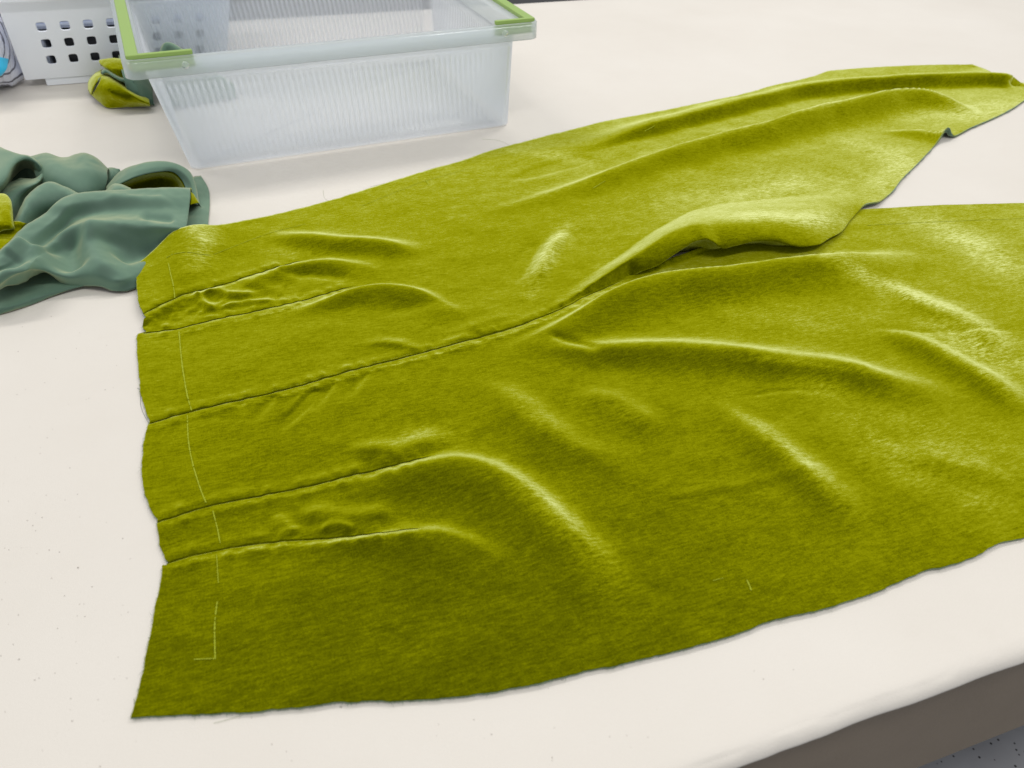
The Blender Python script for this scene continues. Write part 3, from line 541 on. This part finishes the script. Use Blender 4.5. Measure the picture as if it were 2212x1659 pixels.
# ------------------------------------------------------------------ velvet bundle behind the bin
bun = thing('velvet_scrap', 'rolled up scrap of green velvet lying between the clear bin and the white basket', 'fabric', (-.2, 1.4, 0))
loft('cloth_fold', [[(228, 150, 3.0), (250, 165, 3.4), (285, 190, 2.6), (322, 215, 1.4)], [(220, 165, 4.4), (240, 176, 4.2), (268, 194, 3.4), (295, 212, 2.4), (324, 226, 1.2)], [(212, 182, 4.0), (236, 196, 3.6), (265, 210, 2.6), (295, 221, 1.6), (324, 229, .8)], [(203, 198, 2.6), (230, 216, 1.6), (262, 224, 1.2), (295, 227, .8), (325, 230, .5)], [(198, 206, 1.6), (212, 219, .5), (234, 233, .2), (280, 232, .2), (325, 230, .2)]], VS, bun, seed=71, noise=.0008)
loft('cloth_fold', [[(226, 158, 3.8), (217, 162, 4.2), (208, 166, 4.2), (216, 158, 3)], [(222, 162, 4.4), (210, 178, 4.2), (202, 192, 3.2), (198, 205, 1.8)], [(217, 157, 4.2), (204, 166, 4.2), (195, 180, 3.2), (192, 196, 1.8)], [(220, 150, 2.4), (203, 160, 2.4), (191, 176, 1.6), (190, 194, .8)], [(225, 150, .5), (205, 165, .4), (194, 182, .3), (196, 206, .2)]], VS, bun, seed=73, noise=.0006, nu=24)
loft('cloth_fold', [[(218, 142, 3.6), (235, 139, 4.2), (262, 137, 4.4), (290, 145, 4)], [(214, 130, 5.2), (228, 127, 5.6), (256, 126, 5.8), (292, 134, 5.2)], [(216, 138, 5.2), (232, 145, 5.4), (258, 150, 5.4), (292, 152, 5)], [(224, 146, 4.6), (240, 158, 4.5), (262, 168, 4.2), (292, 172, 4)]], VS, bun, seed=79, noise=.0006)
loft('cloth_edge', [[(219, 153, 4.4), (226, 148, 4.8), (240, 155, 4.6), (262, 167, 4.2), (290, 170, 4.0)], [(219, 155, 4.8), (228, 151, 5.1), (242, 160, 4.9), (262, 171, 4.5), (290, 174, 4.2)], [(221, 160, 4.6), (230, 158, 4.7), (244, 167, 4.5), (264, 177, 4.1), (290, 181, 3.8)]], [SAGE, VELVET], bun, seed=83, noise=.0003, nu=40, nv=10)
loft('cloth_fold', [[(255, 120, 3), (280, 112, 3), (300, 112, 2), (330, 125, 1)], [(256, 122, 5.2), (280, 118, 5.4), (302, 122, 4.4), (325, 140, 2.4)], [(262, 150, 5.4), (285, 145, 5.2), (305, 152, 4), (328, 170, 2)], [(268, 172, 4.6), (290, 172, 4.2), (308, 185, 3), (330, 200, 1.6)], [(275, 196, 3.0), (298, 205, 2.4), (315, 214, 1.4), (332, 222, .6)], [(285, 206, 1.8), (305, 217, 1.0), (322, 226, .4), (334, 228, .2)]], SV, bun, seed=89, noise=.001)

# ------------------------------------------------------------------ clear bin (local frame: a along the front, b to the back, z up)
O0 = at(416., 372.); _b1 = at(1102., 274.); BU = (_b1 - O0) / np.linalg.norm(_b1 - O0); BV = np.array([-BU[1], BU[0], 0]); BW = float(np.linalg.norm(_b1 - O0))
def L2W(a, b, z): return O0 + np.multiply.outer(a, BU) + np.multiply.outer(b, BV) + np.multiply.outer(z, np.array([0, 0, 1.]))
bn = thing('storage_bin', 'clear ribbed plastic bin with lime green handles standing on the table', 'bin', tuple(O0))
DEP = .355
qb = np.array([(0, 0), (BW, 0), (BW, DEP), (0, DEP)]); qt = np.array([(-.026, -.016), (BW - .002, -.016), (BW - .002, DEP + .014), (-.026, DEP + .014)])
qr = np.array([(-.049, -.028), (BW + .030, -.028), (BW + .030, DEP + .026), (-.049, DEP + .026)])
def ring(q, rad, step=.0011, inset=0.0):
    # rounded rectangle outline: points, inward normals, run along the straight part (nan on corners)
    P, N, Sx = [], [], []
    cc = q.mean(0)
    for k in range(4):
        a, b, c = q[k], q[(k + 1) % 4], q[(k + 2) % 4]
        u = (b - a) / np.linalg.norm(b - a); w_ = (c - b) / np.linalg.norm(c - b); nin = np.array([-u[1], u[0]])
        n = RN[k]; ln = np.linalg.norm(b - a)
        for t in np.linspace(0, 1, n, endpoint=False):
            s_ = rad + t * (ln - 2 * rad); P.append(a + u * s_ + nin * inset); N.append(nin); Sx.append((s_ - ln / 2) / .0080 if rad + .004 < s_ < ln - rad - .004 else np.nan)
        o_ = b - u * rad + w_ * rad
        for t in np.linspace(0, 1, 10, endpoint=False):
            an = t * math.pi / 2; dd = u * math.sin(an) - w_ * math.cos(an)
            P.append(o_ + dd * (rad - inset)); N.append(-dd); Sx.append(np.nan)
    return np.array(P), np.array(N), np.array(Sx)
RN = [440, 330, 440, 330]
hs = [.0035, .008, .012, .016, .019, .03, .06, .09, .118, .122, .126, .137]
outer, inner, ths = [], [], []
for z in hs:
    t = z / .137; q_ = qb * (1 - t) + qt * t
    P, N, Sx = ring(q_, .014)
    outer.append(np.column_stack([P, np.full(len(P), z)]))
    amp = 1.0 * sstep(.012, .019, z) * sstep(.126, .120, z)
    prof_ = np.where(np.isnan(Sx), 0, .5 + .5 * np.cos(2 * math.pi * np.nan_to_num(Sx))) ** 1.2
    ths.append(amp * prof_)
    P2 = P + N * (.0014 + .0016 * amp * prof_)[:, None]
    inner.append(np.column_stack([P2, np.full(len(P), max(z, .0035))]))
nP = len(outer[0])
def ring_strip(rings, closed=True):
    V = np.concatenate(rings); F = []
    n = len(rings[0])
    i = np.arange(n if closed else n - 1); j = (i + 1) % n
    for k in range(len(rings) - 1): F.append(np.stack([k*n + i, k*n + j, (k+1)*n + j, (k+1)*n + i], -1))
    return V, np.concatenate(F)
V, F = ring_strip(outer + inner[::-1])
rw_ = mesh_obj('ribbed_wall', L2W(V[:, 0], V[:, 1], V[:, 2]), F, CLEAR, bn)
ta = rw_.data.attributes.new('wall_thickness', 'FLOAT', 'POINT'); ta.data.foreach_set('value', np.concatenate([np.zeros(nP * len(hs)), np.concatenate(ths[::-1])]).astype(np.float32))
P, N, _ = ring(qb * .88 + qb.mean(0) * .12 + 0, .014)
P0, N0, _ = ring(qb, .014)
rings = [np.column_stack([P0 + N0 * .0016, np.full(nP, .0050)]), np.column_stack([P0 + N0 * .010, np.full(nP, .0042)]), np.column_stack([P0 + N0 * .012, np.full(nP, .0012)]), np.column_stack([P0 + N0 * .016, np.full(nP, .0012)]), np.column_stack([P0 + N0 * .018, np.full(nP, .0042)])]
V, F = ring_strip(rings); V = np.vstack([V, [[*qb.mean(0), .0042]]]); n0 = 4 * nP; i = np.arange(nP)
F = F.tolist() + [(n0 + k, n0 + (k + 1) % nP, len(V) - 1) for k in range(nP)]
mesh_obj('bottom', L2W(V[:, 0], V[:, 1], V[:, 2]), F, CLEAR, bn)
# rim
def rimring(q, ins, z, rad=.012):
    P, N, _ = ring(q, rad); return np.column_stack([P + N * ins, np.full(nP, z)])
Pw, Nw, _ = ring(qt, .014)
wall_top = lambda ins, z: np.column_stack([Pw + Nw * ins, np.full(nP, z)])
rr_ = [wall_top(0, .1372), wall_top(-.0005, .156), rimring(qr, .0035, .158, .016), rimring(qr, .0012, .157, .016), rimring(qr, .0010, .140, .016), rimring(qr, -.0012, .139, .016), rimring(qr, -.0008, .160, .016), rimring(qr, .0012, .1625, .016), rimring(qr, .006, .1605, .016), wall_top(-.001, .1600), wall_top(.0016, .159), wall_top(.0016, .1372)]
V, F = ring_strip(rr_); mesh_obj('rim', L2W(V[:, 0], V[:, 1], V[:, 2]), F, CLEAR_RIM, bn)
def bevel_box(name, pts_lo, z0, z1, mt, parent, bev=.0016):
    v = [(*p, z0) for p in pts_lo] + [(*p, z1) for p in pts_lo]; v = np.array(v); n = len(pts_lo)
    f = [tuple(range(n))[::-1], tuple(range(n, 2 * n))] + [(k, (k+1) % n, n + (k+1) % n, n + k) for k in range(n)]
    o = mesh_obj(name, L2W(v[:, 0], v[:, 1], v[:, 2]), f, mt, parent)
    b = o.modifiers.new('bevel', 'BEVEL'); b.width = bev; b.segments = 3; b.limit_method = 'ANGLE'; o.modifiers.new('wn', 'WEIGHTED_NORMAL').keep_sharp = True
    return o
for sx in (0, 1):
    a0 = -.044 if sx == 0 else BW + .025; dr = 1 if sx == 0 else -1; yb, yt = -.0215, DEP + .0195
    ln = .078 if sx == 0 else .062
    pts = [(a0, yb), (a0 + dr * ln, yb), (a0 + dr * ln, yb + .0062), (a0 + dr * .015, yb + .0062), (a0 + dr * .015, yt - .0062), (a0 + dr * ln, yt - .0062), (a0 + dr * ln, yt), (a0, yt)]
    if dr < 0: pts = pts[::-1]
    hd = bevel_box('handle', pts, .1605, .1665, LIME, bn)
    for yy in (yb - .0005, yt - .0067):
        x_ = a0 + dr * (ln - .010)
        arm = [(a0 + dr * .004, yy + .001), (a0 + dr * ln, yy + .001), (a0 + dr * ln, yy + .0055), (a0 + dr * .004, yy + .0055)]
        if dr < 0: arm = arm[::-1]
        bevel_box('handle_arm', arm, .146, .1598, LIME, hd, .0008)
    # pivot pin on the front lip
    for yy, sg in ((-.0305, 1),):
        x_ = a0 + dr * (ln - .012); V = []; F = []
        for k in range(24):
            an = 2 * math.pi * k / 24
            V += [(x_ + .0042 * math.cos(an), yy, .151 + .0042 * math.sin(an)), (x_ + .0046 * math.cos(an), yy + .002, .151 + .0046 * math.sin(an))]
        V = np.array(V + [(x_, yy - .0006, .151)]); F = [(2*k, 2*((k+1) % 24), 2*((k+1) % 24)+1, 2*k+1) for k in range(24)] + [(2*k, 48, 2*((k+1) % 24)) for k in range(24)]
        mesh_obj('pivot_pin', L2W(V[:, 0], V[:, 1], V[:, 2]), F, CLEAR_RIM, hd)
# sage scrap inside the bin
def local_loft(name, curves, mats, parent, nu=40, nv=30, seed=0, noise=.003):
    cs = np.array([catmull(L2W(*np.array(c, float).T), nu) for c in curves]); G = np.stack([catmull(cs[:, i], nv) for i in range(nu)], 0); V = G.reshape(-1, 3)
    V[:, 2] += noise * fbm(V[:, 0] * 40, V[:, 1] * 40, 3, seed); V[:, 2] = np.maximum(V[:, 2], .0062); V[:, 0] += noise * .6 * fbm(V[:, 0] * 30, V[:, 2] * 40, 2, seed + 1)
    F = grid_faces(nu, nv); a, b, c = V[F[:, 0]], V[F[:, 1]], V[F[:, 2]]
    if np.median(np.cross(b - a, c - a)[:, 2]) < 0: F = F[:, ::-1]
    return mesh_obj(name, V, F, mats, parent)
sc = thing('cloth_scrap', 'small peaked sage green cloth scrap inside the left end of the clear bin', 'fabric', tuple(L2W(.06, .25, .006)))
local_loft('cloth_fold', [[(.000, .335, .01), (.03, .340, .01), (.07, .335, .01), (.10, .32, .01)], [(-.008, .31, .05), (.012, .31, .075), (.04, .315, .060), (.09, .31, .02)], [(-.010, .28, .06), (.014, .275, .095), (.045, .285, .07), (.10, .27, .02)], [(-.006, .262, .06), (.02, .262, .07), (.055, .268, .05), (.10, .262, .014)], [(-.002, .250, .03), (.02, .250, .035), (.06, .255, .025), (.10, .255, .01)], [(.000, .240, .008), (.03, .240, .008), (.06, .245, .008), (.10, .25, .008)]], [SAGE], sc, seed=3)

# ------------------------------------------------------------------ white basket
bk = thing('white_basket', 'white plastic basket with rows of square holes behind the clear bin', 'basket', tuple(at(57, 168, .0)))
BL, BR = at(57, 168, .013), at(490, 144, .013); TL, TR = at(-10, 2, .140), at(500, -15, .140)
BL[1] = BR[1] = 1.512; TL[1] = TR[1] = 1.492; dpt = .22
def holed(name, bl, br, tl, tr, cols, rows, hw, hh, parent, th=.0022):
    # plate with rounded square holes; cols, rows: centres as shares; real openings with thickness
    up_ = (tl - bl + tr - br) / 2; rt = (br - bl); nrm = np.cross(rt, up_); nrm /= np.linalg.norm(nrm)
    pos = lambda s_, t_: (bl * (1-s_) + br * s_) * (1-t_) + (tl * (1-s_) + tr * s_) * t_
    sb = [0] + [(cols[i] + cols[i+1]) / 2 for i in range(len(cols) - 1)] + [1]; tb_ = [0] + [(rows[i] + rows[i+1]) / 2 for i in range(len(rows) - 1)] + [1]
    V, F = [], []
    def add(p, o): V.append(pos(*p) + nrm * o); return len(V) - 1
    for i, c in enumerate(cols):
        for j, r in enumerate(rows):
            rim_, out_ = [], []
            for k in range(24):
                an = 2 * math.pi * (k + .5) / 24; ca, sa = math.cos(an), math.sin(an)
                e = (abs(ca) ** 5 + abs(sa) ** 5) ** (-1 / 5); rim_.append((c + hw * ca * e, r + hh * sa * e))
                m_ = 1 / max(abs(ca), abs(sa)); x = ca * m_; y = sa * m_
                out_.append((c + (sb[i+1] - c) * x if x > 0 else c + (c - sb[i]) * x, r + (tb_[j+1] - r) * y if y > 0 else r + (r - tb_[j]) * y))
            big = [(c + (p[0] - c) * 1.10, r + (p[1] - r) * 1.10) for p in rim_]
            fo = [add(p, 0) for p in out_]; fb_ = [add(p, 0) for p in big]; fr_ = [add(p, -.0008) for p in rim_]; bi = [add(p, -th) for p in rim_]; bo = [add(p, -th) for p in out_]
            for k in range(24):
                k2 = (k + 1) % 24
                F.extend([(fo[k], fo[k2], fb_[k2], fb_[k]), (fb_[k], fb_[k2], fr_[k2], fr_[k]), (fr_[k], fr_[k2], bi[k2], bi[k]), (bi[k], bi[k2], bo[k2], bo[k])])
            # corner fillers
            for (cx_, cy_) in ((sb[i], tb_[j]), (sb[i+1], tb_[j]), (sb[i], tb_[j+1]), (sb[i+1], tb_[j+1])):
                k1 = {(True, True): 2, (False, True): 8, (False, False): 14, (True, False): 20}[(cx_ > c, cy_ > r)]; k2 = k1 + 1
                a_ = add((cx_, cy_), 0); b_ = add((cx_, cy_), -th); F.append((fo[k1], fo[k2], a_)); F.append((bo[k1], bo[k2], b_))
    o = mesh_obj(name, V, F, WHITE, parent, smooth=False); return o
cols = [.148 + .1016 * k for k in range(8)]; rows = [.24, .45, .66]
holed('front_wall', BL, BR, TL, TR, cols, rows, .0205, .054, bk)
bBL, bBR, bTL, bTR = BL + [0, dpt, 0], BR + [0, dpt, 0], TL + [0, dpt + .04, 0], TR + [0, dpt + .04, 0]
holed('back_wall', bBR, bBL, bTR, bTL, cols, rows, .0205, .054, bk)
c5 = [.14, .32, .5, .68, .86]
holed('side_wall', bBL, BL, bTL, TL, c5, rows, .03, .054, bk); holed('side_wall', BR, bBR, TR, bTR, c5, rows, .03, .054, bk)
def slab(name, quad, z0, z1, mt, parent, bev=.002):
    v = np.array([(*p, z0) for p in quad] + [(*p, z1) for p in quad]); f = [(3, 2, 1, 0), (4, 5, 6, 7)] + [(k, (k+1) % 4, 4 + (k+1) % 4, 4 + k) for k in range(4)]
    o = mesh_obj(name, v, f, mt, parent); b = o.modifiers.new('bevel', 'BEVEL'); b.width = bev; b.segments = 3; o.modifiers.new('wn', 'WEIGHTED_NORMAL'); return o
fx0, fx1, fy0, fy1 = at(102, 187)[0], BR[0] - .025, 1.514, 1.512 + dpt - .02
slab('foot', [(fx0, fy0), (fx1, fy0), (fx1, fy1), (fx0, fy1)], .0005, .0135, WHITE, bk, .001)
slab('bottom', [(BL[0] + .001, BL[1] + .003), (BR[0] - .001, BL[1] + .003), (BR[0] - .001, bBL[1] - .003), (BL[0] + .001, bBL[1] - .003)], .0138, .016, WHITE, bk, .0006)
# rolled rim
rv = []
for z, g in ((.1385, .0), (.1385, .011), (.1405, .012), (.150, .012), (.152, .010), (.152, .002), (.149, -.001), (.1385, -.002)):
    rv.append(np.array([(TL[0] - g, TL[1] - g, z), (TR[0] + g, TR[1] - g, z), (bTR[0] + g, bTR[1] + g, z), (bTL[0] - g, bTL[1] + g, z)]))
V, F = ring_strip(rv); mesh_obj('rim', V, F, WHITE, bk, smooth=False)
# things in the basket
dk = thing('black_cloth', 'black folded cloth packed low inside the white basket', 'fabric', (-.1, 1.62, .0165))
def lump(name, x0, x1, y0, y1, z0, z1, mt, parent, seed, n=40, rough=.006):
    xs_ = np.linspace(0, 1, n); A_, B_ = np.meshgrid(xs_, xs_, indexing='ij')
    ed = (1 - (2*A_-1)**8) * (1 - (2*B_-1)**8)
    Z_ = z0 + (z1 - z0) * ed ** .35 + rough * ed * fbm(A_ * 5, B_ * 5, 3, seed)
    V = np.stack([x0 + (x1-x0) * A_, y0 + (y1-y0) * B_, Z_], -1).reshape(-1, 3); F = grid_faces(n, n).tolist()
    return mesh_obj(name, V, F, mt, parent)
lump('cloth_layer', BL[0] + .055, BR[0] - .01, 1.522, 1.70, .0165, .055, DARK, dk, 5); lump('cloth_layer', BL[0] + .05, BR[0] - .02, 1.526, 1.69, .050, .088, DARK, dk, 8)
pp = thing('paper_stack', 'pale papers and patterns stacked on top inside the white basket', 'papers', (-.1, 1.6, .095))
for k in range(9):
    zz = .089 + k * .0052; j = rng.uniform(-.004, .004, 2); x0, x1, y0, y1 = BL[0] + .012 + j[0], BR[0] - .012 + j[0], 1.512 + j[1], 1.70 + j[1]
    slab('sheet', [(x0, y0), (x1, y0 + .004), (x1, y1), (x0, y1)], zz, zz + .0045, PAPER, pp, .0012)
gp = thing('grey_pouch', 'small pale grey pouch in the near left corner of the white basket', 'pouch', (BL[0] + .03, 1.56, .0165))
lump('pouch_body', BL[0] + .006, BL[0] + .045, 1.520, 1.66, .0165, .088, PAPER, gp, 14); slab('zip', [(BL[0] + .012, 1.588), (BL[0] + .04, 1.588), (BL[0] + .04, 1.592), (BL[0] + .012, 1.592)], .0885, .0905, DARK, gp, .0005)

# ------------------------------------------------------------------ crinkled printed bag at far left
def bag_mat():
    m_, nt, out = mat('printed_bag'); q = NT(nt)
    g = q.n('ShaderNodeNewGeometry').outputs['Position']
    mp = q.n('ShaderNodeMapping', {0: g, 'Rotation': (.4, .5, .7), 'Scale': (1, 1, 1)})
    wv = q.n('ShaderNodeTexWave', {'Vector': mp.outputs[0], 'Scale': 22.0, 'Distortion': 2.5, 'Detail': 2.0}, bands_direction='X').outputs[0]
    c = q.ramp(wv, [(.0, (.12, .12, .16)), (.10, (.30, .31, .38)), (.18, (.72, .74, .86)), (1, (.78, .80, .90))])
    b = q.n('ShaderNodeBsdfPrincipled', {'Base Color': c, 'Roughness': .22, 'Normal': q.n('ShaderNodeBump', {'Height': q.noise(45, 4, .6), 'Strength': 1, 'Distance': .006}).outputs[0]})
    nt.links.new(b.outputs[0], out.inputs[0]); return m_
BAG = bag_mat()
bg = thing('printed_bag', 'crinkled white plastic bag with grey print left of the white basket', 'bag', (-.36, 1.53, 0))
loft('bag_body', [[(-60, 40, 6), (-20, 30, 8), (0, 34, 8), (8, 50, 6)], [(-60, 60, 9), (-15, 46, 9.5), (4, 46, 9), (14, 66, 7)], [(-60, 110, 9), (-10, 92, 8.5), (16, 88, 7.2), (25, 88, 6)], [(-60, 140, 7), (-10, 130, 6.5), (22, 122, 5.2), (40, 126, 3.6)], [(-60, 170, 4), (-10, 165, 3.5), (30, 155, 2.8), (54, 154, 2)], [(-60, 190, 1.2), (-10, 188, 1), (26, 182, .8), (52, 170, .8)], [(-60, 186, .2), (-10, 184, .2), (24, 178, .2), (48, 168, .2)]], [BAG], bg, seed=91, noise=.006, solid=0)
loft('label_patch', [[(-10, 122, 7.0), (4, 124, 6.6), (19, 127, 5.9)], [(-10, 145, 5.8), (0, 148, 5.5), (14, 150, 5.0)], [(-10, 165, 4.8), (-4, 166, 4.6), (4, 163, 4.4)]], [CYAN], bg, seed=92, noise=0, solid=.0006, nu=16, nv=12)

# ------------------------------------------------------------------ loose threads and lint on the table
def thread(pts, label=None, r=.00013, mt=None, nm='loose_thread'):
    p = np.array(pts, float); L = catmull(at(p[:, 0], p[:, 1], .0006 + (p[:, 2] * .01 if p.shape[1] > 2 else 0)) if p.shape[1] > 2 else at(p[:, 0], p[:, 1], .0006), 28)
    V, F = [], []
    for k in range(len(L)):
        t = L[min(k+1, len(L)-1)] - L[max(k-1, 0)]; t /= np.linalg.norm(t) + 1e-9; s_ = np.cross(t, [0, 0, 1]); s_ /= np.linalg.norm(s_) + 1e-9; u_ = np.cross(s_, t)
        for j in range(4):
            an = j * math.pi / 2; V.append(L[k] + (s_ * math.cos(an) + u_ * math.sin(an)) * r)
    for k in range(len(L) - 1):
        for j in range(4): F.append((4*k + j, 4*k + (j+1) % 4, 4*k + 4 + (j+1) % 4, 4*k + 4 + j))
    c0 = L[0]; o = mesh_obj(nm, V, F, mt or THREAD, None, loc=tuple(c0)); tag(o, label, 'thread', group='loose threads on the table'); return o
thread([(302, 830), (311, 868), (318, 905)], 'longer pale frayed thread curling off the waist edge above the middle seam', mt=THREAD_PALE)
thread([(322, 917), (305, 880), (302, 842), (296, 838)], 'thin curved thread left of the middle seam end')
thread([(462, 1562), (500, 1552), (540, 1538), (560, 1530)], 'faint thread crossing out from under the lower cut edge', mt=THREAD_PALE)
thread([(296, 1556), (292, 1530), (289, 1508)], 'short thread standing left of the lowest velvet corner', mt=THREAD_PALE)
thread([(1214, 378), (1180, 375)], None) if False else None
thread([(698, 410), (702, 428), (722, 440), (760, 438)], 'wispy thread lying just above the upper velvet edge', mt=THREAD_PALE)
thread([(1040, 300), (1080, 304), (1110, 320)], 'pale thread between the bin and the velvet', mt=THREAD_PALE)
thread([(800, 403), (850, 392), (905, 384)], 'long pale thread beside the upper velvet edge', mt=THREAD_PALE)
def specks():
    V, F = [], []
    for k in range(150):
        if k < 100: x, y = rng.uniform(0, 300), rng.uniform(680, 1659)
        else: x, y = rng.uniform(400, 2150), rng.uniform(1420, 1650)
        c = at(x, y, 0)
        if c[1] < EDGE_Y + .02: continue
        h_ = on_velvet(x, y)
        if h_ is not None: continue
        r = rng.uniform(.00012, .00045) * (1.5 if rng.random() < .08 else 1); n = 5; i = len(V); a0 = rng.uniform(0, 6); st = rng.uniform(.5, 1.6)
        for j in range(n): an = a0 + j * 6.283 / n; V.append(c + [r * st * math.cos(an), r * math.sin(an), .0002])
        V.append(c + [0, 0, .0002 + r * .6]); F += [(i + j, i + (j+1) % n, i + n) for j in range(n)]
    o = mesh_obj('lint', V, F, plain('lint', (.36, .32, .28), .9), None, smooth=False, loc=(0, .5, 0)); tag(o, 'tiny dark specks of lint scattered over the cream table cover', 'lint', kind='stuff')
specks()
